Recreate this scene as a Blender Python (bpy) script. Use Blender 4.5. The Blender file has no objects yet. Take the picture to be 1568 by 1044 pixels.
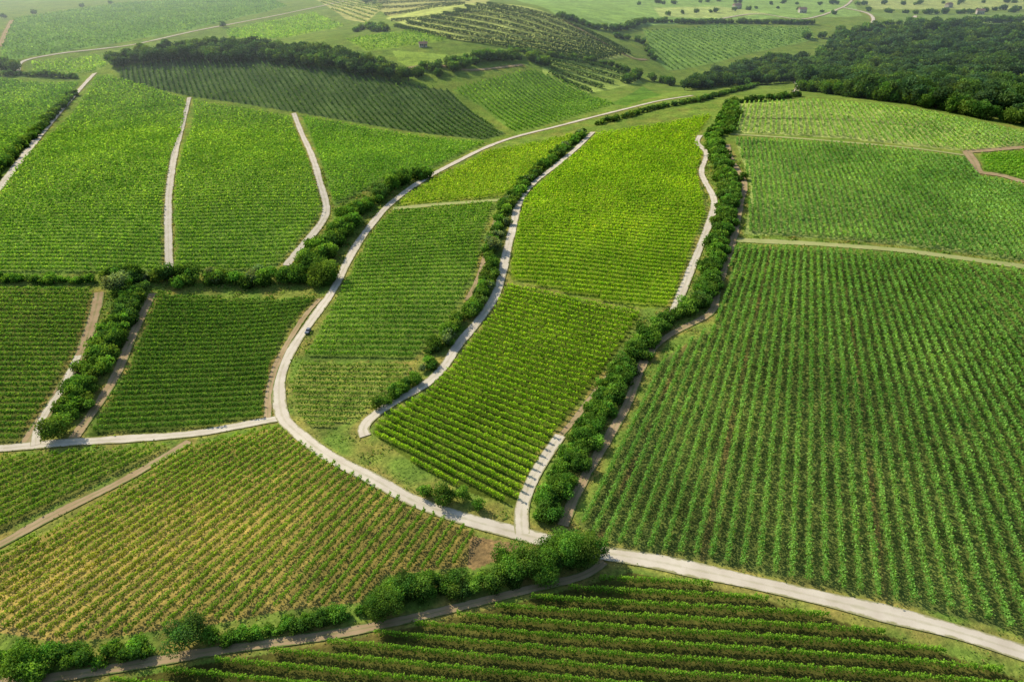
import bpy, math, numpy as np, bmesh
from mathutils import Vector
rng=np.random.default_rng(7)
scene=bpy.context.scene
CAMZ=100.0; PITCH=math.radians(31.0); F=1045.3; CX,CY=784.0,522.0
cp,sp=math.cos(PITCH),math.sin(PITCH)
def rays(p):
    p=np.atleast_2d(np.asarray(p,float)); a=(p[:,0]-CX)/F; b=(p[:,1]-CY)/F
    return np.stack([a,cp-b*sp,-(sp+b*cp)],1)
# ---------------- terrain (heights surveyed from the photograph) ----------------
CTRL=[(0,1044,0),(400,1044,-1),(784,1044,0),(1200,1044,1),(1568,1044,2),
(0,860,-1),(400,850,0),(800,820,0),(1200,880,2),(1568,960,3),
(0,690,-2),(430,640,-3),(640,700,1),(850,660,0),(1200,650,5),(1568,650,6),
(0,440,0),(250,430,-2),(480,420,-3),(600,430,1),(700,480,1),(900,400,6),(1050,440,3),(1200,450,8),(1568,420,10),
(0,290,3),(150,250,6),(350,280,5),(480,260,5),(650,280,1),(800,280,5),(950,280,9),(1080,280,7),(1250,280,12),(1568,300,12),
(145,113,3),(290,150,0),(450,175,-2),(600,200,-4),(745,222,-2),(940,165,3),(1060,150,8),(1220,150,12),(1400,165,13),(1568,200,12),
(200,92,12),(380,88,15),(520,105,14),(640,128,9),(815,105,10),(870,140,0),(760,170,0),
(370,60,14),(200,65,12),(30,95,6),(0,60,12),(20,30,15),(300,20,17),(420,5,18),(560,40,19),(700,60,24),(740,8,37),(860,35,24),
(960,85,6),(900,120,2),(1020,110,-5),(1100,95,-3),(1100,40,10),(1240,40,8),(1250,62,2),(1300,110,-3),(1568,85,4),(1400,60,5),(1568,10,5),(1300,5,5),(1000,5,12)]
c=np.array(CTRL,float); r=rays(c[:,:2]); t=(c[:,2]-CAMZ)/r[:,2]
pts=[(r[i,0]*t[i],r[i,1]*t[i],c[i,2]) for i in range(len(c))]
for a in range(-80,81,20):
    for rr in (2500,6000): pts.append((rr*math.sin(math.radians(a)),rr*math.cos(math.radians(a)),8))
pts+=[(-600,50,0),(600,50,3),(-300,-200,0),(300,-200,0),(0,-900,0),(-3000,-500,0),(3000,-500,0),(-900,500,6),(900,500,8),(0,20,0),(0,-6000,0)]
pts=np.array(pts); PC=pts[:,:2]
K=np.sqrt(((PC[:,None]-PC[None])**2).sum(2)+40.0**2)
n=len(pts); A=np.zeros((n+1,n+1)); A[:n,:n]=K-np.eye(n)*2.0; A[:n,n]=1; A[n,:n]=1
W=np.linalg.solve(A,np.append(pts[:,2],0))
def H(x,y):
    x=np.asarray(x,float); y=np.asarray(y,float); sh=x.shape; x=x.ravel(); y=y.ravel(); o=np.empty(len(x))
    for i in range(0,len(x),20000):
        X=x[i:i+20000,None]; Y=y[i:i+20000,None]
        o[i:i+20000]=np.sqrt((X-PC[None,:,0])**2+(Y-PC[None,:,1])**2+1600.0)@W[:n]+W[n]
    o+=0.35*np.sin(x/31+1.3)*np.sin(y/27+.4)+0.2*np.sin(x/13+y/17)
    return o.reshape(sh)
def P(p):
    d=rays(p); ts=np.geomspace(70,6000,400)
    X=d[:,0:1]*ts; Y=d[:,1:2]*ts; Z=CAMZ+d[:,2:3]*ts
    D=Z-H(X,Y); below=D<0; idx=np.where(below.any(1),below.argmax(1),len(ts)-1); idx=np.maximum(idx,1)
    lo=ts[idx-1].copy(); hi=ts[idx].copy()
    for _ in range(14):
        m=(lo+hi)/2; g=(CAMZ+d[:,2]*m-H(d[:,0]*m,d[:,1]*m))<0
        hi=np.where(g,m,hi); lo=np.where(g,lo,m)
    return np.stack([d[:,0]*hi,d[:,1]*hi],1)
def pn(x,y,s,seed=0):
    q=np.random.default_rng(seed); o=0
    for k in range(6):
        a=q.uniform(0,6.28); f=q.uniform(.6,1.8)*6.28/s; o=o+np.sin((x*math.cos(a)+y*math.sin(a))*f+q.uniform(0,6.28)+1.3*np.sin((y*math.cos(a)-x*math.sin(a))*f*.6))
    return o/3.0
def catmull(p,k=6):
    p=np.asarray(p,float); 
    if len(p)<3: return np.array([p[0]+(p[-1]-p[0])*u for u in np.linspace(0,1,k*2)])
    q=np.vstack([2*p[0]-p[1],p,2*p[-1]-p[-2]]); out=[]
    for i in range(1,len(q)-2):
        for u in np.arange(k)/k:
            out.append(.5*((2*q[i])+(-q[i-1]+q[i+1])*u+(2*q[i-1]-5*q[i]+4*q[i+1]-q[i+2])*u*u+(-q[i-1]+3*q[i]-3*q[i+1]+q[i+2])*u**3))
    out.append(p[-1]); return np.array(out)
def inpoly(x,y,poly):
    ins=np.zeros(x.shape,bool); b=(x>=poly[:,0].min())&(x<=poly[:,0].max())&(y>=poly[:,1].min())&(y<=poly[:,1].max())
    ix=np.where(b)[0]; X=x[ix]; Y=y[ix]; r_=np.zeros(len(ix),bool); j=len(poly)-1
    for i in range(len(poly)):
        xi,yi=poly[i]; xj,yj=poly[j]
        if yi!=yj: r_^=((yi>Y)!=(yj>Y))&(X<(xj-xi)*(Y-yi)/(yj-yi)+xi)
        j=i
    ins[ix]=r_; return ins
def distline(x,y,L,maxd):
    D=np.full(x.shape,1e9)
    sel=np.where((x>L[:,0].min()-maxd)&(x<L[:,0].max()+maxd)&(y>L[:,1].min()-maxd)&(y<L[:,1].max()+maxd))[0]
    xs=x[sel]; ys=y[sel]; Ds=np.full(len(sel),1e9)
    for i in range(len(L)-1):
        a=L[i]; b=L[i+1]
        m=np.where((xs>min(a[0],b[0])-maxd)&(xs<max(a[0],b[0])+maxd)&(ys>min(a[1],b[1])-maxd)&(ys<max(a[1],b[1])+maxd))[0]
        if len(m)==0: continue
        d=b-a; l=max((d**2).sum(),1e-6); u=np.clip(((xs[m]-a[0])*d[0]+(ys[m]-a[1])*d[1])/l,0,1)
        Ds[m]=np.minimum(Ds[m],np.hypot(xs[m]-a[0]-u*d[0],ys[m]-a[1]-u*d[1]))
    D[sel]=Ds; return D
# ---------------- materials ----------------
def newmat(name):
    m=bpy.data.materials.new(name); m.use_nodes=True; nt=m.node_tree; nt.nodes.clear(); return m,nt,nt.nodes,nt.links
def foliage_mat(name,trans=0.4,tb=(1.5,1.35,.6)):
    m,nt,N,L=newmat(name)
    at=N.new('ShaderNodeAttribute'); at.attribute_name='Col'
    d=N.new('ShaderNodeBsdfDiffuse'); tr=N.new('ShaderNodeBsdfTranslucent')
    mu=N.new('ShaderNodeMix'); mu.data_type='RGBA'; mu.blend_type='MULTIPLY'; mu.inputs[0].default_value=1
    mu.inputs[7].default_value=(*tb,1)
    L.new(at.outputs['Color'],mu.inputs[6]); L.new(at.outputs['Color'],d.inputs['Color']); L.new(mu.outputs[2],tr.inputs['Color'])
    mx=N.new('ShaderNodeMixShader'); mx.inputs[0].default_value=trans; L.new(d.outputs[0],mx.inputs[1]); L.new(tr.outputs[0],mx.inputs[2])
    o=N.new('ShaderNodeOutputMaterial'); L.new(mx.outputs[0],o.inputs[0]); return m
M_VINE=foliage_mat('vine_leaves',.42); M_TREE=foliage_mat('tree_leaves',.38,(1.4,1.35,.6))
def plain(name,col,rough=.8,noise=0,scale=2.0,metal=0):
    m,nt,N,L=newmat(name); b=N.new('ShaderNodeBsdfPrincipled'); o=N.new('ShaderNodeOutputMaterial'); L.new(b.outputs[0],o.inputs[0])
    b.inputs['Roughness'].default_value=rough; b.inputs['Metallic'].default_value=metal; b.inputs['Base Color'].default_value=(*col,1)
    if noise:
        tc=N.new('ShaderNodeTexCoord'); nz=N.new('ShaderNodeTexNoise'); nz.inputs['Scale'].default_value=scale; nz.inputs['Detail'].default_value=5
        cr=N.new('ShaderNodeValToRGB'); cr.color_ramp.elements[0].position=.3; cr.color_ramp.elements[1].position=.7
        cr.color_ramp.elements[0].color=(*[v*(1-noise) for v in col],1); cr.color_ramp.elements[1].color=(*[min(1,v*(1+noise)) for v in col],1)
        L.new(tc.outputs['Object'],nz.inputs['Vector']); L.new(nz.outputs[0],cr.inputs[0]); L.new(cr.outputs[0],b.inputs['Base Color'])
    return m
M_BARK=plain('bark',(.09,.06,.04),.9,.3,3)
def ground_mat():
    m,nt,N,L=newmat('ground_soil_grass'); at=N.new('ShaderNodeAttribute'); at.attribute_name='Col'
    b=N.new('ShaderNodeBsdfDiffuse')
    tc=N.new('ShaderNodeTexCoord'); col=at.outputs['Color']
    for sc,lo,hi,warm in ((.9,.6,1.4,.1),(.13,.75,1.25,.1),(.025,.85,1.15,.05)):
        nz=N.new('ShaderNodeTexNoise'); nz.inputs['Scale'].default_value=sc; nz.inputs['Detail'].default_value=5; nz.inputs['Roughness'].default_value=.65
        L.new(tc.outputs['Object'],nz.inputs['Vector'])
        cr=N.new('ShaderNodeValToRGB'); cr.color_ramp.elements[0].position=.32; cr.color_ramp.elements[1].position=.68
        cr.color_ramp.elements[0].color=(lo,lo,lo,1); cr.color_ramp.elements[1].color=(hi*(1+warm),hi,hi*(1-warm),1)
        L.new(nz.outputs[0],cr.inputs[0])
        mu=N.new('ShaderNodeMix'); mu.data_type='RGBA'; mu.blend_type='MULTIPLY'; mu.inputs[0].default_value=1; mu.clamp_result=False
        L.new(col,mu.inputs[6]); L.new(cr.outputs[0],mu.inputs[7]); col=mu.outputs[2]
    L.new(col,b.inputs['Color'])
    nb=N.new('ShaderNodeTexNoise'); nb.inputs['Scale'].default_value=1.6; nb.inputs['Detail'].default_value=4; L.new(tc.outputs['Object'],nb.inputs['Vector'])
    bp=N.new('ShaderNodeBump'); bp.inputs['Strength'].default_value=.5; bp.inputs['Distance'].default_value=.3; L.new(nb.outputs[0],bp.inputs['Height']); L.new(bp.outputs[0],b.inputs['Normal'])
    o=N.new('ShaderNodeOutputMaterial'); L.new(b.outputs[0],o.inputs[0]); return m
def road_mat(name,c1,c2,verge,centre):
    m,nt,N,L=newmat(name); b=N.new('ShaderNodeBsdfDiffuse')
    tc=N.new('ShaderNodeTexCoord'); uv=N.new('ShaderNodeUVMap'); uv.uv_map='UVMap'; sx=N.new('ShaderNodeSeparateXYZ'); L.new(uv.outputs[0],sx.inputs[0])
    ab=N.new('ShaderNodeMath'); ab.operation='ABSOLUTE'; L.new(sx.outputs[0],ab.inputs[0])
    nz=N.new('ShaderNodeTexNoise'); nz.inputs['Scale'].default_value=.25; nz.inputs['Detail'].default_value=6; L.new(tc.outputs['Object'],nz.inputs['Vector'])
    cr=N.new('ShaderNodeValToRGB'); cr.color_ramp.elements[0].position=.3; cr.color_ramp.elements[1].position=.7
    cr.color_ramp.elements[0].color=(*c1,1); cr.color_ramp.elements[1].color=(*c2,1); L.new(nz.outputs[0],cr.inputs[0])
    n2=N.new('ShaderNodeTexNoise'); n2.inputs['Scale'].default_value=.35; n2.inputs['Detail'].default_value=8; n2.inputs['Roughness'].default_value=.65; L.new(tc.outputs['Object'],n2.inputs['Vector'])
    ma=N.new('ShaderNodeMath'); ma.operation='MULTIPLY_ADD'; ma.inputs[1].default_value=1.1; L.new(n2.outputs[0],ma.inputs[0]); L.new(ab.outputs[0],ma.inputs[2])
    mr=N.new('ShaderNodeMapRange'); mr.inputs[1].default_value=1.30; mr.inputs[2].default_value=1.48; L.new(ma.outputs[0],mr.inputs[0])
    mx=N.new('ShaderNodeMix'); mx.data_type='RGBA'; L.new(mr.outputs[0],mx.inputs[0]); L.new(cr.outputs[0],mx.inputs[6]); mx.inputs[7].default_value=(*verge,1)
    mb=N.new('ShaderNodeMath'); mb.operation='MULTIPLY_ADD'; mb.inputs[1].default_value=-1.0; L.new(n2.outputs[0],mb.inputs[0]); L.new(ab.outputs[0],mb.inputs[2])
    m3=N.new('ShaderNodeMapRange'); m3.inputs[1].default_value=-.28; m3.inputs[2].default_value=-.55; m3.inputs[4].default_value=centre; L.new(mb.outputs[0],m3.inputs[0])
    my=N.new('ShaderNodeMix'); my.data_type='RGBA'; L.new(m3.outputs[0],my.inputs[0]); L.new(mx.outputs[2],my.inputs[6]); my.inputs[7].default_value=(*verge,1)
    L.new(my.outputs[2],b.inputs['Color'])
    o=N.new('ShaderNodeOutputMaterial'); L.new(b.outputs[0],o.inputs[0]); return m
M_GRAVEL=road_mat('pale_gravel',(.58,.50,.38),(.72,.64,.50),(.34,.32,.15),.4)
M_DIRT=road_mat('dirt_track_soil',(.36,.25,.13),(.48,.35,.20),(.17,.22,.06),.5)
M_GRASSP=road_mat('mown_grass_track',(.33,.36,.12),(.42,.41,.17),(.20,.28,.06),.2)
# ---------------- mesh helper ----------------
def quadmesh(name,V,mats,col=None,midx=None,parent=None):
    me=bpy.data.meshes.new(name); nv=len(V); nf=nv//4
    me.vertices.add(nv); me.vertices.foreach_set('co',V.astype(np.float32).ravel())
    me.loops.add(nv); me.loops.foreach_set('vertex_index',np.arange(nv,dtype=np.int32))
    me.polygons.add(nf); me.polygons.foreach_set('loop_start',np.arange(0,nv,4,dtype=np.int32))
    for m in mats: me.materials.append(m)
    if midx is not None: me.polygons.foreach_set('material_index',midx.astype(np.int32))
    if col is not None:
        a=me.attributes.new('Col','FLOAT_COLOR','FACE'); cc=np.ones((nf,4),np.float32); cc[:,:3]=col; a.data.foreach_set('color',cc.ravel())
    me.update(calc_edges=True)
    o=bpy.data.objects.new(name,me); scene.collection.objects.link(o); return o
def quads(C,size,Nrm=None,out=0.0):
    k=len(C); R=rng.normal(size=(k,3)); 
    if Nrm is not None: R=R/np.linalg.norm(R,axis=1)[:,None]*(1-out)+Nrm*out
    R/=np.linalg.norm(R,axis=1)[:,None]+1e-9
    U=np.cross(R,rng.normal(size=(k,3))); U/=np.linalg.norm(U,axis=1)[:,None]+1e-9; Vv=np.cross(R,U)
    s=np.asarray(size)*rng.uniform(.65,1.3,k); s=s[:,None]*.5; asp=rng.uniform(.7,1.0,k)[:,None]
    U=U*s; Vv=Vv*s*asp
    return np.stack([C-U-.5*Vv,C-.5*U+Vv,C+U+.5*Vv,C+.5*U-Vv],1).reshape(-1,3)
# ---------------- roads ----------------
ROADS=[ # name,mat,width,shoulder,pts
('gravel_road','g',2.7,1.6,[(-60,691),(0,687),(55,682),(100,678),(200,672),(300,664),(370,651),(415,643),(436,640)]),
('gravel_road','g',3.0,1.8,[(1640,1022),(1568,1000),(1450,963),(1300,926),(1180,898),(1080,876),(990,857),(912,845),(860,834),(800,818),(720,797),(640,770),(570,733),(500,697),(455,662),(433,640),(427,600),(432,565),(450,530),(480,487),(510,445),(530,405),(550,370),(585,325),(620,295),(655,272),(700,248),(745,226),(790,210),(850,195),(900,182),(960,167),(1010,155),(1060,147)]),
('gravel_road','g',2.5,1.0,[(800,818),(797,790),(803,762),(820,725),(842,690),(858,667)]),
('dirt_track','d',1.5,.8,[(858,667),(880,642),(920,590),(958,543),(1000,502),(1035,468)]),
('gravel_road','g',2.5,1.0,[(1030,478),(1038,462),(1055,420),(1075,370),(1090,330),(1093,305),(1080,280),(1074,262),(1082,235),(1067,220),(1072,208)]),
('gravel_road','g',2.7,1.2,[(560,668),(553,658),(570,638),(610,612),(650,590),(680,562),(700,530),(730,495),(755,460),(768,425),(775,390),(785,350),(795,310),(815,283),(850,255),(880,230),(908,203)]),
('gravel_road','g',2.8,1.5,[(290,150),(280,190),(268,235),(262,270),(258,310),(258,370),(260,425)]),
('gravel_road','g',3.0,1.5,[(450,174),(462,205),(478,240),(490,280),(500,320),(490,345),(465,375),(438,407)]),
('gravel_road','g',3.6,1.5,[(-40,330),(0,287),(40,235),(80,185),(120,140),(145,113)]),
('gravel_road','g',3.0,1.5,[(28,114),(35,95),(90,83),(160,75),(210,68),(300,48),(420,25),(530,2)]),
('dirt_track','d',4,1,[(0,72),(8,52),(18,32)]),
('dirt_track','d',3.0,1.6,[(152,448),(145,480),(125,540),(98,590),(60,650),(40,680)]),
('gravel_road','g',1.8,.3,[(120,545),(98,592),(75,625),(57,660),(55,682)]),
('dirt_track','d',2.4,1.6,[(234,450),(205,510),(180,570),(150,620),(112,672)]),
('dirt_track','d',2.2,1.2,[(-40,852),(0,835),(60,800),(130,765),(200,730),(290,676)]),
('dirt_track','d',2.2,1.4,[(862,805),(885,750),(925,680),(960,620),(985,555),(1015,520),(1050,500),(1090,478),(1100,440),(1120,380),(1135,310),(1140,280),(1120,245),(1114,222)]),
('dirt_track','d',1.7,1.6,[(-40,1048),(100,1035),(250,1010),(340,995),(450,980),(560,962),(700,930),(800,905),(900,880),(925,860)]),
('grass_track','p',3.2,1,[(1128,368),(1250,374),(1370,383),(1450,393),(1568,409),(1650,422)]),
('grass_track','p',2.4,1,[(1118,206),(1200,211),(1300,219),(1400,228),(1490,240)]),
('grass_track','p',3,1,[(1116,180),(1300,184),(1450,198),(1568,216)]),
('dirt_track','d',4,1,[(1480,233),(1492,250),(1500,265),(1530,268),(1568,280)]),
('dirt_track','d',4,1,[(1480,233),(1520,230),(1568,226)]),
('grass_track','p',3.6,1,[(602,320),(680,313),(765,307)]),
('dirt_track','d',1.8,1,[(410,640),(412,600),(425,555),(450,510),(470,480),(490,458)]),
('dirt_track','d',1.6,1,[(762,330),(748,370),(735,420),(715,460)]),
('gravel_road','g',4,1,[(1218,124),(1223,134),(1216,142)]),
('gravel_road','g',4,2,[(1388,50),(1395,35),(1402,25)]),
('gravel_road','g',4,2,[(1318,45),(1336,35),(1330,22),(1290,12)]),
('dirt_track','d',3,2,[(862,30),(905,55),(965,88),(990,92)]),
('dirt_track','d',3,2,[(600,110),(660,100),(720,108),(800,100)]),
('gravel_road','g',3,2,[(1100,30),(1160,22),(1230,30),(1290,12),(1310,-6)]),
]
roadL=[]
for nm,mt,w,sh,pp in ROADS:
    L=P(catmull(pp,8)); roadL.append((L,w,sh,mt))
lift={'p':.05,'d':.08,'g':.12}
for k,(nm,mt,w,sh,pp) in enumerate(ROADS):
    L=roadL[k][0]; seg=np.hypot(*(L[1:]-L[:-1]).T); s=np.concatenate([[0],np.cumsum(seg)])
    m=max(int(s[-1]/1.5),4); ss=np.linspace(0,s[-1],m); x=np.interp(ss,s,L[:,0]); y=np.interp(ss,s,L[:,1])
    for _ in range(4): x[1:-1]=(x[:-2]+2*x[1:-1]+x[2:])/4; y[1:-1]=(y[:-2]+2*y[1:-1]+y[2:])/4
    dx=np.gradient(x); dy=np.gradient(y); l=np.hypot(dx,dy)+1e-9; nx,ny=-dy/l,dx/l
    us=np.linspace(-1,1,7); wv=w*.5*(1.1+.10*pn(x,y,30,k))
    X=x[:,None]+nx[:,None]*us*wv[:,None]; Y=y[:,None]+ny[:,None]*us*wv[:,None]
    D=np.hypot(X,Y); Z=H(X,Y)+lift[mt]+D*.0003+k*.002
    me=bpy.data.meshes.new(nm); nv=m*7; me.vertices.add(nv); me.vertices.foreach_set('co',np.stack([X,Y,Z],2).astype(np.float32).ravel())
    i=np.arange(m-1)[:,None]*7+np.arange(6); Q=np.stack([i,i+7,i+8,i+1],2).reshape(-1,4)[:, ::-1]
    me.loops.add(Q.size); me.loops.foreach_set('vertex_index',Q.astype(np.int32).ravel()); me.polygons.add(len(Q)); me.polygons.foreach_set('loop_start',np.arange(0,Q.size,4,dtype=np.int32))
    uvl=me.uv_layers.new(name='UVMap'); UV=np.stack([np.broadcast_to(us,(m,7)),np.broadcast_to(ss[:,None],(m,7))],2).reshape(-1,2); uvl.data.foreach_set('uv',UV[Q.ravel()].astype(np.float32).ravel())
    me.materials.append({'g':M_GRAVEL,'d':M_DIRT,'p':M_GRASSP}[mt]); me.update(calc_edges=True); me.polygons.foreach_set('use_smooth',[True]*len(Q))
    o=bpy.data.objects.new(nm,me); scene.collection.objects.link(o)
# ---------------- fields ----------------
FIELDS=[ # poly, rows, ground col, leaf col
dict(p=[(148,117),(285,152),(272,220),(253,290),(249,350),(249,418),(0,420),(-60,420),(-60,370),(0,300),(60,222)],g=[(0,330),(250,325)],sp=2.9,gc=(.10,.18,.045),lc=(.115,.23,.045)),
dict(p=[(296,155),(446,180),(470,240),(486,290),(494,325),(455,372),(425,408),(268,418),(266,300),(285,220)],g=[(270,330),(490,325)],sp=2.9,gc=(.10,.18,.045),lc=(.12,.235,.045)),
dict(p=[(462,178),(742,220),(700,240),(650,262),(590,275),(560,292),(512,318),(498,270),(474,205)],g=[(490,250),(690,240)],sp=2.9,gc=(.09,.17,.045),lc=(.11,.23,.045)),
dict(p=[(178,108),(280,90),(380,90),(520,108),(640,131),(690,140),(775,205),(742,214),(600,197),(450,172),(300,149),(190,126)],g=[(570,125),(640,198)],sp=3.6,gc=(.055,.10,.045),lc=(.045,.10,.036)),  # slope turned from the sun: its shade is put into darker ground and leaf colours
dict(p=[(693,138),(815,107),(880,130),(942,160),(850,188),(790,203),(740,165)],g=[(740,125),(830,190)],sp=3.6,gc=(.09,.18,.04),lc=(.10,.21,.035)),
dict(p=[(-50,118),(0,120),(122,127),(72,182),(0,266),(-60,320)],g=[(0,190),(70,170)],sp=2.9,gc=(.08,.16,.04),lc=(.10,.21,.045)),
dict(p=[(-60,440),(0,441),(145,446),(120,530),(92,580),(55,640),(30,680),(-60,684)],g=[(0,560),(100,560)],sp=2.5,gc=(.07,.10,.03),lc=(.08,.17,.032)),
dict(p=[(240,450),(485,457),(465,475),(440,505),(418,560),(405,610),(408,638),(300,658),(135,670),(165,615),(195,570)],g=[(200,560),(420,552)],sp=2.5,gc=(.045,.08,.02),lc=(.066,.15,.028)),
dict(p=[(600,325),(758,311),(742,350),(730,410),(690,490),(630,553),(462,552),(500,490),(545,400),(580,345)],g=[(500,480),(700,480)],sp=2.7,gc=(.08,.14,.035),lc=(.10,.21,.036)),
dict(p=[(460,558),(632,559),(615,590),(560,630),(520,653),(475,660),(450,630),(443,590)],g=[(450,600),(610,604)],sp=2.2,gc=(.13,.175,.055),lc=(.115,.205,.045),ht=1.2),
dict(p=[(625,300),(668,275),(745,234),(880,206),(850,240),(800,280),(770,300),(610,315)],g=[(650,280),(830,255)],sp=2.8,gc=(.14,.21,.035),lc=(.16,.27,.032)),
dict(p=[(912,207),(1090,176),(1064,212),(1076,238),(1066,262),(1076,300),(1080,330),(1062,370),(1045,420),(1025,470),(985,472),(880,452),(782,428),(782,410),(790,350),(802,308),(830,280),(880,237)],g=[(785,400),(1050,425)],sp=2.6,gc=(.11,.18,.026),lc=(.165,.29,.023)),
dict(p=[(775,437),(870,459),(983,480),(955,524),(912,585),(868,640),(835,690),(812,735),(790,775),(720,755),(640,715),(570,664),(580,645),(655,600),(695,555),(750,485)],f=[(570,665),(790,778),(775,434),(985,478)],n=36,rg=(-.1,1.05),gc=(.06,.095,.02),lc=(.165,.295,.021),big=1),
dict(p=[(1128,378),(1568,416),(1650,425),(1650,1000),(1568,972),(1450,940),(1250,898),(1100,865),(990,845),(915,832),(885,800),(945,700),(992,590),(1022,545),(1095,500),(1108,440)],f=[(895,800),(1100,385),(1568,880),(1370,388)],n=28,rg=(-.5,1.8),gc=(.085,.125,.042),lc=(.092,.20,.048),big=1,ww=.75,till=1),
dict(p=[(1125,213),(1400,233),(1480,245),(1500,272),(1568,285),(1650,300),(1650,412),(1568,400),(1400,378),(1140,358),(1150,290),(1138,250)],f=[(1140,356),(1135,220),(1500,388),(1400,240)],n=38,rg=(-.3,2.2),gc=(.18,.26,.10),lc=(.10,.21,.058),ww=.55),
dict(p=[(1135,159),(1250,155),(1400,170),(1568,205),(1650,215),(1650,228),(1560,222),(1480,232),(1400,224),(1118,203),(1120,180)],f=[(1128,202),(1140,160),(1500,228),(1440,178)],n=40,rg=(-.3,2),gc=(.25,.33,.14),lc=(.145,.26,.08)),
dict(p=[(1500,238),(1568,232),(1640,232),(1640,285),(1568,276),(1506,262)],g=[(1500,250),(1568,250)],sp=2.7,gc=(.08,.17,.03),lc=(.10,.22,.03)),
dict(p=[(290,684),(425,652),(470,685),(560,737),(640,780),(728,814),(716,868),(590,880),(550,922),(430,935),(330,955),(240,965),(100,985),(0,968),(-60,960),(-60,880),(0,850),(130,785)],f=[(690,872),(728,812),(0,855),(285,690)],n=34,rg=(-.4,1.4),gc=(.16,.15,.06),lc=(.105,.20,.03),big=1,ht=1.5,yel=[((300,815),20),((120,880),20),((20,930),16)]),
dict(p=[(-60,704),(0,700),(262,680),(240,697),(130,750),(60,785),(0,818),(-60,845)],g=[(0,815),(270,684)],sp=2.3,gc=(.10,.125,.04),lc=(.10,.19,.03),big=1,ht=1.5),
dict(p=[(-60,1150),(60,1058),(180,1042),(300,1018),(440,996),(560,974),(700,944),(900,895),(960,876),(1100,900),(1250,940),(1400,985),(1568,1042),(1650,1070),(1650,1160),(700,1200)],g=[(600,970),(1400,1035)],sp=2.45,gc=(.055,.065,.022),lc=(.09,.19,.023),big=1,ww=.45),
dict(p=[(22,30),(180,6),(280,0),(400,-8),(440,10),(300,44),(200,63),(40,88),(5,98),(2,72)],g=[(40,60),(300,30)],sp=6,gc=(.11,.23,.06),lc=(.08,.17,.045)),
dict(p=[(48,96),(150,86),(165,100),(145,110),(50,111)],g=[(50,100),(150,92)],sp=4,gc=(.14,.24,.06),lc=(.13,.25,.05)),
dict(p=[(345,48),(480,20),(528,40),(430,60),(350,58)],g=[(350,50),(500,30)],sp=5,gc=(.16,.28,.05),lc=(.13,.25,.04)),
dict(p=[(530,62),(640,46),(690,62),(600,75),(560,80)],g=[(540,65),(660,55)],sp=5,gc=(.16,.28,.05),lc=(.12,.23,.04)),
dict(p=[(985,48),(1100,38),(1240,43),(1248,60),(1100,95),(1022,108),(1000,85)],g=[(1000,60),(1060,100)],sp=7,gc=(.13,.25,.07),lc=(.09,.18,.05)),
dict(p=[(600,78),(690,85),(770,75),(800,85),(700,98),(640,112),(610,95)],g=None,gc=(.16,.27,.06)),
dict(p=[(470,-8),(560,-8),(590,12),(560,35),(530,30)],g=[(480,0),(560,25)],sp=10,gc=(.26,.31,.13),lc=(.10,.17,.05)),
dict(p=[(560,-5),(760,-10),(730,8),(600,28),(580,15)],g=None,gc=(.26,.31,.13)),
dict(p=[(590,28),(740,4),(870,35),(970,88),(900,95),(820,78),(700,62),(640,50)],g=None,gc=(.25,.34,.12)),
dict(p=[(830,85),(900,95),(975,118),(985,128),(900,143),(830,112)],g=None,gc=(.20,.31,.09)),
dict(p=[(760,-10),(1000,-10),(1300,-10),(1320,25),(1100,30),(930,42),(850,22)],g=None,gc=(.15,.28,.09)),
dict(p=[(1000,12),(1100,10),(1180,22),(1100,28),(1010,26)],g=None,gc=(.24,.35,.14)),
dict(p=[(935,160),(985,132),(1015,146),(960,162)],g=None,gc=(.07,.16,.03)),
dict(p=[(720,820),(790,832),(800,845),(760,858),(725,872),(716,868)],g=None,gc=(.22,.17,.10)),
dict(p=[(1330,20),(1568,20),(1568,50),(1400,48)],g=None,gc=(.12,.21,.07)),
dict(p=[(1300,-10),(1568,-10),(1568,15),(1340,15)],g=None,gc=(.22,.31,.13)),
dict(p=[(1510,48),(1568,42),(1568,60),(1520,58)],g=None,gc=(.32,.40,.14)),
]
for f in FIELDS: f['w']=P(f['p'])
def clip_rows(lines,poly):
    out=[]; a=poly; b=np.roll(poly,-1,0); e=b-a
    for k,(p0,d) in enumerate(lines):
        den=d[0]*e[:,1]-d[1]*e[:,0]; den=np.where(abs(den)<1e-9,1e-9,den)
        w=a-p0; tt=(w[:,0]*e[:,1]-w[:,1]*e[:,0])/den; uu=(w[:,0]*d[1]-w[:,1]*d[0])/den
        ts=np.sort(tt[(uu>=0)&(uu<1)])
        for i in range(0,len(ts)-1,2):
            j=rng.uniform(0,.9,2)
            if ts[i+1]-ts[i]>4: out.append((p0+d*(ts[i]+j[0]),p0+d*(ts[i+1]-j[1])))
    return out
def field_rows(f,sh=0.0,rnd=None):
    poly=f['w']; lines=[]
    if f.get('f'):
        q=P(f['f']); S_=np.arange(int(f['rg'][0]*f['n']),int(f['rg'][1]*f['n']))
        if rnd: S_=S_[rng.random(len(S_))<rnd]
        d0=q[1]-q[0]; d1=q[3]-q[2]; d0/=np.linalg.norm(d0); d1/=np.linalg.norm(d1)
        for s in (S_+sh)/f['n']:
            sc=min(max(s,-.3),1.3); d=d0*(1-sc)+d1*sc; lines.append((q[0]*(1-s)+q[2]*s,d/np.linalg.norm(d)))
    else:
        q=P(f['g']); d=q[1]-q[0]; d/=np.linalg.norm(d); nn=np.array([-d[1],d[0]]); pr=(poly-q[0])@nn
        for s in np.arange(pr.min(),pr.max(),f['sp']): lines.append((q[0]+nn*s,d))
    return clip_rows(lines,poly)
LG=np.array((2.0,1.9,1.4)); GG=np.array((1.45,1.42,1.15))
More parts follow.
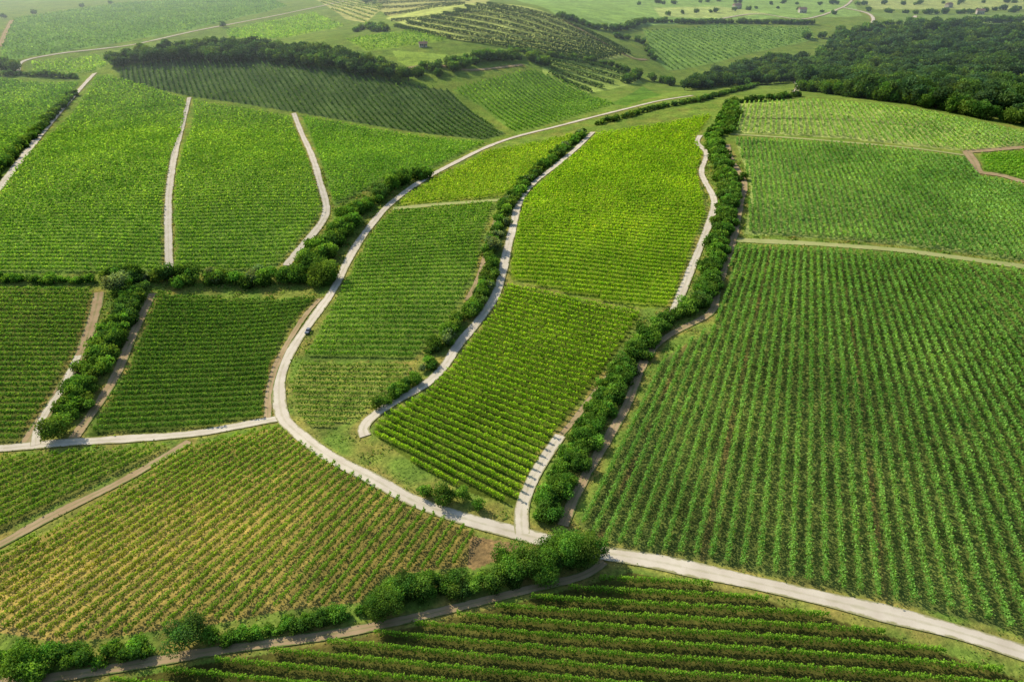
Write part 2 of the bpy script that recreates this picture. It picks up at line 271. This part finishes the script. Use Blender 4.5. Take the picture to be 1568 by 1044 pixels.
def vine_quads(segs,lc,hh=1.7,ww=.4,yel=None,seed=0,dens=1.0,smax=1.5,solid=False):
    A_=[];B_=[]
    for a,b in segs:
        l=np.linalg.norm(b-a); k=max(int(l/15),1); u=np.linspace(0,1,k+1)[:,None]; p=a+(b-a)*u; A_.append(p[:-1]); B_.append(p[1:])
    A_=np.vstack(A_); B_=np.vstack(B_); l=np.linalg.norm(B_-A_,axis=1); mid=(A_+B_)/2; d=np.sqrt((mid**2).sum(1)+CAMZ**2)
    s=np.clip(.30*(d/140)**.95,.24,smax)
    cnt=(l*dens*2.8*(hh*.75+ww)/s**2*np.where(s>.8,.8,1.0)).astype(int)+1
    idx=np.repeat(np.arange(len(l)),cnt); u=rng.random(len(idx)); a=A_[idx]; dv=(B_-A_)[idx]; xy=a+dv*u[:,None]
    dn=dv/np.linalg.norm(dv,axis=1)[:,None]; pe=np.stack([-dn[:,1],dn[:,0]],1)
    vig=pn(xy[:,0],xy[:,1],4.0,seed+3)*.5+pn(xy[:,0],xy[:,1],1.8,seed+9)*.5
    big=pn(xy[:,0],xy[:,1],75,seed+5)*.65+pn(xy[:,0],xy[:,1],22,seed+6)*.35
    if solid: vig*=.2
    keep=rng.random(len(idx))<np.clip(.95+.45*vig,.08,1); idx=idx[keep]; xy=xy[keep]; pe=pe[keep]; vig=vig[keep]; big=big[keep]
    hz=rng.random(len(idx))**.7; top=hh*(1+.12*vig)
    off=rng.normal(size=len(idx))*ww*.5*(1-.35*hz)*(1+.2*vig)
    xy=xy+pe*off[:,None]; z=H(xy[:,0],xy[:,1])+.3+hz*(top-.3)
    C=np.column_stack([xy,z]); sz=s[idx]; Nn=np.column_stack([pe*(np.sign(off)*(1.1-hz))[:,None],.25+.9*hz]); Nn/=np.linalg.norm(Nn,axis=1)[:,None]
    br=(.48+.75*hz)*rng.uniform(.82,1.18,len(idx))*(1+.17*big)  # row shade painted in: leaf colour darker low down, lighter at the top
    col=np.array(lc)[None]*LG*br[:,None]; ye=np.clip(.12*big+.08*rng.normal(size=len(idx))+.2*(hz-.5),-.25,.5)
    if yel:
        for c0,rad in yel:
            q=P([c0])[0]; ye+=.42*np.exp(-(((xy-q)/np.array([rad,rad*.6]))**2).sum(1))*(.8+.4*pn(xy[:,0],xy[:,1],8,4))
    ye=np.clip(ye,-.3,1.3); col=col*np.column_stack([1+1.0*ye,1+.15*ye,1+.5*ye])
    return quads(C,sz,Nn,.5),np.clip(col,0,.8)
for i,f in enumerate(FIELDS):
    if not (f.get('g') or f.get('f')): continue
    segs=field_rows(f)
    if not segs: continue
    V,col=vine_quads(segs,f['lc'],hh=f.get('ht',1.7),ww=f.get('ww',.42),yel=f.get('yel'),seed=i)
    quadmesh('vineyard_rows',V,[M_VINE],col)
# terraces: curved rows
def terrace(A,B,nr,lc,hh,ww):
    a=P(catmull(A,5)); b=P(catmull(B,5))
    def rs(L,m): s=np.concatenate([[0],np.cumsum(np.hypot(*(L[1:]-L[:-1]).T))]); q=np.linspace(0,s[-1],m); return np.column_stack([np.interp(q,s,L[:,0]),np.interp(q,s,L[:,1])])
    a=rs(a,30); b=rs(b,30); segs=[]
    for s in np.linspace(0,1,nr):
        L=a*(1-s)+b*s
        for k in range(29): segs.append((L[k],L[k+1]))
    V,col=vine_quads(segs,lc,hh,ww,dens=1.6,smax=1.0,solid=True); quadmesh('terraced_vineyard',V,[M_VINE],col)
TCL=(.028,.062,.022)
terrace([(745,8),(800,17),(860,33),(920,60),(965,84)],[(605,42),(680,58),(760,70),(840,84),(910,94)],9,TCL,3.2,2.2)
terrace([(570,8),(640,4),(700,3)],[(600,34),(650,30),(720,18)],4,TCL,3,1.8)
terrace([(838,87),(900,99),(972,120)],[(842,112),(870,128),(905,142)],5,(.035,.08,.025),3.0,2.0)
# ---------------- ground sheet ----------------
az=np.concatenate([np.linspace(-180,-55,40)[:-1],np.linspace(-55,55,1100),np.linspace(55,180,40)[1:]]); az=np.radians(az)
rr=np.concatenate([np.linspace(2,48,12),np.geomspace(50,1600,780),np.geomspace(1650,14000,40)])
AZ,RR=np.meshgrid(az,rr); X=(np.sin(AZ)*RR); Y=(np.cos(AZ)*RR); Z=H(X,Y); gx=X.ravel(); gy=Y.ravel()
col=np.empty((len(gx),3)); n1=pn(gx,gy,45,91); n2=pn(gx,gy,9,92)
col[:]=np.array((.10,.18,.042)); mixv=(np.clip(.3+.4*n1+.35*n2,0,1)*np.clip(1.3-gy/500,.25,1))[:,None]; col=col*(1-mixv)+np.array((.165,.17,.06))*mixv
for f in FIELDS:
    m=inpoly(gx,gy,f['w']); k=(1+.12*pn(gx[m],gy[m],50,7)+.1*pn(gx[m],gy[m],7,8))[:,None]; col[m]=np.array(f['gc'])*k
    if f.get('yel'):
        for c0,rad in f['yel']:
            q=P([c0])[0]; e=.6*np.exp(-(((gx[m]-q[0])/rad)**2+((gy[m]-q[1])/(rad*.6))**2))[:,None]; col[m]=col[m]*(1-e)+np.array((.30,.26,.11))*e
    if f.get('till'):
        ix=np.where(m)[0]
        for a_,b_ in field_rows(f,.5,.2):
            D=distline(gx[ix],gy[ix],np.array([a_,b_]),.9); hit=D<.55; e=np.clip(.45+.5*pn(gx[ix[hit]],gy[ix[hit]],25,17),0,1)[:,None]; col[ix[hit]]=col[ix[hit]]*(1-e)+e*np.array((.13,.11,.055))
for L,w,sh,mt in roadL:
    if sh<=0: continue
    D=distline(gx,gy,L,w/2+sh+2); e=np.clip((w/2+sh-D+.8*n2)/sh,0,1)*.7; e=np.where(D<1e8,e,0)[:,None]
    sc=np.array({'g':(.20,.20,.075),'d':(.19,.165,.07),'p':(.17,.21,.06)}[mt]); col=col*(1-e)+sc*e
col*=GG
nr_,na=X.shape; me=bpy.data.meshes.new('ground'); nv=nr_*na
V=np.stack([X,Y,Z],2).reshape(-1,3); me.vertices.add(nv); me.vertices.foreach_set('co',V.astype(np.float32).ravel())
i=(np.arange(nr_-1)[:,None]*na+np.arange(na-1)); Q=np.stack([i,i+1,i+1+na,i+na],2).reshape(-1,4)[:, ::-1]
me.loops.add(Q.size); me.loops.foreach_set('vertex_index',Q.astype(np.int32).ravel()); me.polygons.add(len(Q)); me.polygons.foreach_set('loop_start',np.arange(0,Q.size,4,dtype=np.int32))
a=me.attributes.new('Col','FLOAT_COLOR','POINT'); cc=np.ones((nv,4),np.float32); cc[:,:3]=col; a.data.foreach_set('color',cc.ravel())
me.materials.append(ground_mat()); me.update(calc_edges=True); me.polygons.foreach_set('use_smooth',np.ones(len(Q),bool))
o=bpy.data.objects.new('ground',me); scene.collection.objects.link(o)
# ---------------- trees ----------------
TG=np.array((1.8,1.75,1.35))
def tree_parts(x,y,R,Ht,tint,lowcrown=.15):
    z0=float(H(np.array([x]),np.array([y]))[0]); d=math.sqrt(x*x+y*y+CAMZ**2); s=float(np.clip(.0020*d,.25,1.5))
    nl=int(np.clip(9+R*2,9,20)); ch=Ht*(1-lowcrown)
    th=rng.uniform(0,6.28,nl); ph=rng.uniform(-1,1,nl); rad=R*.66*np.sqrt(rng.random(nl)); 
    lc=np.column_stack([x+rad*np.cos(th),y+rad*np.sin(th),z0+Ht*lowcrown+ch*(.5+.33*ph*np.sqrt(np.clip(1-(rad/R)**2,0,1)))])
    lr=R*rng.uniform(.24,.5,nl); cnt=int(2.1*12.6*(lr**2).sum()*.5/s**2); 
    li=rng.choice(nl,cnt,p=lr**2/(lr**2).sum()); dv=rng.normal(size=(cnt,3)); dv/=np.linalg.norm(dv,axis=1)[:,None]
    C=lc[li]+dv*(lr[li]*rng.uniform(.6,1.2,cnt))[:,None]*np.array([1,1,.85]); C[:,2]=np.maximum(C[:,2],z0+.1)
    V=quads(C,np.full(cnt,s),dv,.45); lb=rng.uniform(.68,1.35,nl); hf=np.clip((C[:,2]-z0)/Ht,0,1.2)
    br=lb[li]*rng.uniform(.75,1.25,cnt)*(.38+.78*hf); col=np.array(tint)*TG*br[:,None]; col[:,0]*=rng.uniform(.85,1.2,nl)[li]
    T=[]
    def limb(p,q,r0,r1):
        ax=q-p; ax/=np.linalg.norm(ax); u=np.cross(ax,[.3,.9,.2]); u/=np.linalg.norm(u); v=np.cross(ax,u); an=np.linspace(0,6.283,6)
        for k in range(5):
            e=lambda a:u*math.cos(a)+v*math.sin(a)
            T.extend([p+e(an[k])*r0,p+e(an[k+1])*r0,q+e(an[k+1])*r1,q+e(an[k])*r1])
    b0=np.array([x,y,z0-.2]); t0=np.array([x,y,z0+Ht*.45]); limb(b0,t0,.035*Ht,.02*Ht)
    for k in rng.choice(nl,min(4,nl),replace=False): limb(t0-np.array([0,0,Ht*.12]),lc[k],.016*Ht,.006*Ht)
    T=np.array(T); V=np.vstack([V,T]); nt_=len(T)//4; col=np.vstack([col,np.tile((.09,.06,.04),(nt_,1))]); mi=np.concatenate([np.zeros(cnt),np.ones(nt_)])
    return V,col,mi
def woods(name,specs):
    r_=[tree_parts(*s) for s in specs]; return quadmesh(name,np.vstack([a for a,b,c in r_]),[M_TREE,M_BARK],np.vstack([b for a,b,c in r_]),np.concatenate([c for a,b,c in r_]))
TC=[(.055,.115,.022),(.07,.14,.028),(.045,.10,.022),(.085,.15,.03),(.06,.12,.035)]
SIL=(.12,.17,.09)
def along(pp,spc,width,Rr,hr,tc=TC):
    L=P(catmull(pp,6)); s=np.concatenate([[0],np.cumsum(np.hypot(*(L[1:]-L[:-1]).T))]); out=[]; q=0
    while q<s[-1]:
        x=np.interp(q,s,L[:,0]); y=np.interp(q,s,L[:,1]); x+=rng.normal()*width*.4; y+=rng.normal()*width*.4
        R=rng.uniform(*Rr); out.append((x,y,R,R*rng.uniform(*hr),tc[rng.integers(len(tc))],.05)); q+=spc*rng.uniform(.6,1.4)
    return out
GL=[(.085,.18,.03),(.07,.155,.028),(.10,.20,.035),(.055,.12,.025)]
hedges=[
([(842,790),(858,745),(886,690),(921,628),(953,575),(988,525),(1023,492),(1062,472),(1083,440),(1098,390),(1112,335),(1120,290),(1105,250),(1092,225),(1102,195),(1122,160)],.9,3.4,(1.6,3.0),(1.1,1.5),GL+TC[:2]),
([(826,800),(848,735),(874,688),(908,628),(940,580),(975,535),(1010,498)],1.3,1.4,(1.2,2.1),(1.0,1.4),GL),
([(1070,470),(1100,430)],3,2,(2.2,3.2),(1.1,1.5),TC),
([(1097,240),(1112,290),(1106,340),(1095,400)],2.0,3,(2.0,3.2),(1.1,1.5),TC+GL),
([(590,618),(640,578),(668,535)],1.8,2.2,(1.2,2.4),(1.0,1.4),GL+[SIL]),
([(668,535),(700,500),(735,460),(750,415),(752,380),(765,345),(778,315),(812,275),(850,242),(893,206)],1.5,2.6,(1.6,3.0),(1.0,1.4),TC+GL+[SIL]),
([(655,272),(610,280),(575,305),(540,338),(515,368),(495,400)],1.9,4.5,(2.4,4.6),(1.1,1.5),TC+GL),
([(520,365),(490,390),(480,410),(500,425)],2.0,6.0,(3.0,5.0),(1.1,1.5),TC),
([(505,430),(450,434),(380,434),(320,432),(275,430)],1.9,3.4,(2.6,4.2),(1.1,1.5),TC+GL+[SIL]),
([(-60,428),(0,430),(80,432),(150,432)],1.7,1.6,(1.4,2.6),(1.0,1.4),GL),
([(160,430),(190,432),(225,430),(250,432)],2.0,3.4,(2.6,4.2),(1.1,1.5),TC+[SIL]),
([(200,445),(180,490),(162,530),(148,570),(120,615),(88,650)],1.3,4.2,(2.0,3.5),(1.0,1.4),TC+GL),
([(215,450),(185,510),(160,560)],2.4,2.0,(2.0,3.2),(1.0,1.4),TC+GL),
([(-40,1022),(20,1015),(60,1018),(110,1008),(190,1003),(240,990)],1.3,2.0,(1.4,2.7),(.9,1.3),GL),
([(320,978),(380,972),(450,958),(520,945),(560,935)],1.1,1.3,(1.0,1.9),(.9,1.2),GL),
([(585,920),(620,915),(660,908),(700,900),(740,895),(780,885)],1.4,2.6,(2.0,3.3),(1.0,1.4),TC+GL),
([(780,880),(820,868),(860,858),(895,858)],1.7,3.0,(2.6,3.8),(1.1,1.5),TC+GL),
([(-40,305),(0,262),(55,205),(115,145)],2.6,3.0,(2,3.2),(1.2,1.6),TC),
([(-40,112),(0,116),(60,117),(120,121)],3,2.0,(2,3.4),(1.2,1.6),TC),
([(5,105),(25,110)],4,2.0,(4,6),(1.2,1.6),TC),
([(915,192),(960,180),(1010,166),(1080,153),(1160,132)],2.4,2,(1.8,2.8),(1.0,1.3),TC),
([(1128,158),(1180,153),(1222,148)],3,2,(2.2,3.2),(1.0,1.4),TC),
([(1116,205),(1125,170)],3,2,(2.2,3.2),(1.0,1.4),TC),
([(1228,138),(1300,148),(1400,160),(1490,178),(1568,192),(1640,202)],4.0,5,(4,7),(1.2,1.6),TC),
([(640,118),(700,103),(760,92),(815,92),(835,104)],5,6,(3.5,6),(1.1,1.4),TC),
([(540,50),(565,45),(585,50)],5,8,(3,5),(1.1,1.4),TC),
([(660,105),(720,95),(800,82)],7,8,(3.5,5),(1.1,1.4),TC),
([(985,34),(1060,36),(1140,36),(1250,38)],4.5,3,(3,4.5),(1.0,1.3),TC),
([(855,26),(930,48),(985,36)],5,4,(3.5,5),(1.1,1.4),TC),
([(945,58),(985,68),(1000,96)],7,3,(2.5,4),(1.1,1.4),TC),
([(800,82),(850,88),(930,100),(985,122)],6,3,(2.5,4),(1.0,1.3),TC),
([(960,128),(985,122),(1035,132)],8,4,(4,6),(1.1,1.4),TC),
([(560,5),(620,-2),(720,2)],9,6,(4,6),(1.1,1.4),TC),
([(1250,60),(1290,55),(1340,45),(1420,38),(1568,34)],6,16,(4,6.5),(1.1,1.4),TC),
([(1000,8),(1100,4),(1300,8),(1568,4)],22,22,(3,5.5),(1.0,1.3),TC),
([(1330,18),(1420,22),(1568,16)],12,16,(3.5,6),(1.0,1.3),TC),
([(1020,24),(1100,18),(1200,14),(1290,24)],26,8,(2.5,4.5),(1.0,1.3),TC),
([(20,28),(100,15),(200,2)],60,10,(3,5),(1.1,1.4),TC),
]
for k,h in enumerate(hedges): woods('hedgerow',along(*h))
def forest(name,poly,n_,Rr,hr,tc):
    w=P(poly); b0=w.min(0); b1=w.max(0); out=[]
    xs=rng.uniform(b0[0],b1[0],n_*12); ys=rng.uniform(b0[1],b1[1],n_*12); m=inpoly(xs,ys,w); xs=xs[m]; ys=ys[m]; md=Rr[0]*1.2; acc=[]
    for x,y in zip(xs,ys):
        if len(acc)>=n_: break
        if acc and (np.abs(np.array(acc)-(x,y))**2).sum(1).min()<md*md: continue
        acc.append((x,y)); R=rng.uniform(*Rr); out.append((x,y,R,R*rng.uniform(*hr),tc[rng.integers(len(tc))],.2))
    woods(name,out)
FC=[(.038,.08,.03),(.05,.10,.032),(.07,.125,.036),(.03,.062,.028),(.045,.09,.045)]
forest('woodland',[(1225,112),(1290,72),(1400,52),(1568,56),(1660,60),(1660,205),(1568,190),(1400,162),(1300,148),(1226,135)],950,(5,8.5),(1.3,2.1),FC)
forest('woodland',[(1035,140),(1100,117),(1180,95),(1228,100),(1226,125),(1150,132)],110,(4,7),(1.3,1.7),FC)
forest('tree_belt',[(172,100),(250,84),(300,78),(400,78),(500,88),(570,102),(645,128),(560,118),(400,96),(280,96),(178,106)],260,(4.5,7),(1.4,1.9),FC)
for q,R,Ht in [((285,985),3.6,5.8),((88,668),4.0,5.5),((590,938),3.6,6.2),((850,868),4.8,8),((888,862),3.8,6.4),((805,878),3.4,6),((682,768),2.8,4),((735,778),1.8,2.6),((652,758),1.8,2.6),((708,765),1.8,3),((500,432),5,8),((180,448),4.2,7),((40,1030),3.2,4.5),((582,625),2.2,3.2),((685,525),2.8,4.2),((755,385),3.2,5),((342,42),4,7)]:
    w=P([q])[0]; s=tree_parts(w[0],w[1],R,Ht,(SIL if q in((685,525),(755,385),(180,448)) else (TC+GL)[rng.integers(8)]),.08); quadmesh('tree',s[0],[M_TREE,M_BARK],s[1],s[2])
# ---------------- grass and weeds on verges ----------------
nG=260000; ang=np.radians(rng.uniform(-53,53,nG)); rad=np.sqrt(rng.uniform(60**2,330**2,nG)); x=np.sin(ang)*rad; y=np.cos(ang)*rad
m=np.ones(nG,bool)
for f in FIELDS: m&=~inpoly(x,y,f['w'])
for L,w,sh,mt in roadL: m&=distline(x,y,L,w)>w*.5
x=x[m];y=y[m]; vg=pn(x,y,12,33); kk=rng.random(len(x))<np.clip(.55+.5*vg,.1,1); x=x[kk];y=y[kk]; vg=vg[kk]
d=np.sqrt(x*x+y*y+1e4); hh=rng.random(len(x))**2*.7; C=np.column_stack([x,y,H(x,y)+.05+hh*.6]); 
gc=np.array((.16,.28,.05))*rng.uniform(.55,1.3,len(x))[:,None]; dry=rng.random(len(x))<.25; gc[dry]=np.array((.34,.31,.11))*rng.uniform(.7,1.2,dry.sum())[:,None]
quadmesh('meadow_grass',quads(C,.0026*d*(.7+.4*vg.clip(0,1)),np.array([[0,0,1.]]),.4),[M_VINE],gc)
# ---------------- buildings ----------------
M_WALL=plain('plaster_wall',(.45,.42,.35),.9,.1,1); M_ROOF=plain('clay_tile_roof',(.26,.16,.11),.85,.25,2); M_WIN=plain('window_glass',(.03,.035,.04),.2); M_DOOR=plain('door_wood',(.12,.07,.04),.7)
def box(name,cx,cy,cz,sx,sy,sz,mat,parent):
    bm=bmesh.new(); bmesh.ops.create_cube(bm,size=1); 
    for v in bm.verts: v.co=Vector((v.co.x*sx+cx,v.co.y*sy+cy,v.co.z*sz+cz))
    me=bpy.data.meshes.new(name); bm.to_mesh(me); bm.free(); me.materials.append(mat); o=bpy.data.objects.new(name,me); scene.collection.objects.link(o); o.parent=parent; return o
def house(px,w,dp,h,rot):
    q=P([px])[0]; z=float(H(q[0:1],q[1:2])[0]); e=bpy.data.objects.new('farmhouse',None); scene.collection.objects.link(e); e.location=(q[0],q[1],z); e.rotation_euler=(0,0,rot)
    box('walls',0,0,h/2-.5,w,dp,h+1,M_WALL,e)
    me=bpy.data.meshes.new('roof'); a,b=w/2+.5,dp/2+.5; rh=dp*.33; v=[(-a,-b,h-.15),(a,-b,h-.15),(a,b,h-.15),(-a,b,h-.15),(-a,0,h+rh),(a,0,h+rh)]
    me.from_pydata(v,[],[(0,1,5,4),(2,3,4,5),(0,4,3),(1,2,5),(3,2,1,0)]); me.materials.append(M_ROOF); o=bpy.data.objects.new('roof',me); scene.collection.objects.link(o); o.parent=e
    for i,xx in enumerate(np.linspace(-w*.36,w*.36,4)):
        for fl in range(max(1,int(h//2.7))): box('window_%d_%d'%(i,fl),xx,-dp/2,1.6+fl*2.8,1.0,.08,1.2,M_WIN,e)
    box('door',w*.12,-dp/2-.01,1.05,1.1,.12,2.1,M_DOOR,e); box('chimney',w*.2,.8,h+rh,.7,.7,1.6,M_WALL,e)
for a in [((648,72),6,4,2.6,.2),((1128,14),10,7,4.5,.3),((1228,20),9,6,4.5,.1),((1452,12),10,6,4.5,.5),((1500,22),9,6,4.5,-.2)]: house(*a)
# ---------------- car on the road ----------------
def car(px,px2,sc=.8):
    q=P([px,px2]); z=float(H(q[:1,0],q[:1,1])[0])+.18; d=q[1]-q[0]; e=bpy.data.objects.new('parked_car',None); scene.collection.objects.link(e); e.location=(q[0,0],q[0,1],z); e.rotation_euler=(0,0,math.atan2(d[1],d[0])); e.scale=(sc,sc,sc)
    pt=plain('grey_blue_paint',(.16,.19,.23),.3); gl=plain('car_glass',(.02,.02,.025),.1); ty=plain('tyre_rubber',(.02,.02,.02),.9); ch=plain('wheel_rim',(.5,.5,.5),.4)
    def loft(name,prof,hw,mat,tap=0):
        bm=bmesh.new(); L=[bm.verts.new((x,-hw+(tap if zz>1.0 else 0),zz)) for x,zz in prof]; R=[bm.verts.new((x,hw-(tap if zz>1.0 else 0),zz)) for x,zz in prof]
        bm.faces.new(L); bm.faces.new(R[::-1]); k=len(prof)
        for i in range(k): bm.faces.new((L[i],R[i],R[(i+1)%k],L[(i+1)%k]))
        bmesh.ops.recalc_face_normals(bm,faces=bm.faces); me=bpy.data.meshes.new(name); bm.to_mesh(me); bm.free(); me.materials.append(mat); o=bpy.data.objects.new(name,me); scene.collection.objects.link(o); o.parent=e
        mo=o.modifiers.new('b','BEVEL'); mo.width=.05; mo.segments=2
    loft('body',[(-2.1,.3),(2.1,.3),(2.15,.65),(1.95,.85),(.95,.98),(-1.9,1.0),(-2.15,.8)],.88,pt)
    loft('cabin_glass',[(-1.85,.95),(1.0,.95),(.3,1.42),(-1.5,1.42)],.8,gl,.12); loft('roof',[(-1.5,1.40),(.3,1.40),(.2,1.48),(-1.4,1.48)],.72,pt,0)
    for i,(x,y) in enumerate([(-1.3,-.86),(-1.3,.86),(1.3,-.86),(1.3,.86)]):
        for nm,r_,w_,mt in (('wheel_%d'%i,.33,.2,ty),('rim_%d'%i,.2,.23,ch)):
            bpy.ops.mesh.primitive_cylinder_add(radius=r_,depth=w_,location=(x,y,.2),rotation=(math.pi/2,0,0),vertices=20); o=bpy.context.object; o.name=nm; o.data.materials.append(mt); o.parent=e
car((472,509),(465,520),.66)
# ---------------- haze over the far valley (real participating air volume) ----------------
bm=bmesh.new(); bmesh.ops.create_cube(bm,size=1)
for v in bm.verts: v.co=Vector((v.co.x*6000,400+(v.co.y+.5)*5000,v.co.z*220+60))
me=bpy.data.meshes.new('haze'); bm.to_mesh(me); bm.free(); hz=bpy.data.objects.new('haze',me); scene.collection.objects.link(hz)
m,nt,N,L=newmat('thin_haze'); vs=N.new('ShaderNodeVolumeScatter'); vs.inputs['Color'].default_value=(.80,.95,1,1); vs.inputs['Density'].default_value=.00040; vs.inputs['Anisotropy'].default_value=.6
o=N.new('ShaderNodeOutputMaterial'); L.new(vs.outputs[0],o.inputs['Volume']); me.materials.append(m)
# ---------------- light ----------------
sd=Vector((-.60,.52,.53)).normalized()
ld=bpy.data.lights.new('sun','SUN'); ld.energy=5.0; ld.angle=math.radians(.6); ld.color=(1,.93,.79); lo=bpy.data.objects.new('sun',ld); scene.collection.objects.link(lo); lo.rotation_euler=(-sd).to_track_quat('-Z','Y').to_euler()
w=bpy.data.worlds.new('World'); scene.world=w; w.use_nodes=True; nt=w.node_tree; bg=nt.nodes['Background']; sk=nt.nodes.new('ShaderNodeTexSky'); sk.sky_type='NISHITA'; sk.sun_disc=False
sk.sun_elevation=math.asin(sd.z); sk.sun_rotation=math.atan2(sd.x,sd.y); nt.links.new(sk.outputs[0],bg.inputs[0]); bg.inputs[1].default_value=.15
cd=bpy.data.cameras.new('camera'); cam=bpy.data.objects.new('camera',cd); scene.collection.objects.link(cam); cam.location=(0,0,CAMZ); cam.rotation_euler=(math.pi/2-PITCH,0,0)
cd.sensor_width=36; cd.lens=24.0; cd.clip_start=.5; cd.clip_end=30000; scene.camera=cam
scene.view_settings.view_transform='Standard'; scene.view_settings.look='None'; scene.view_settings.exposure=0
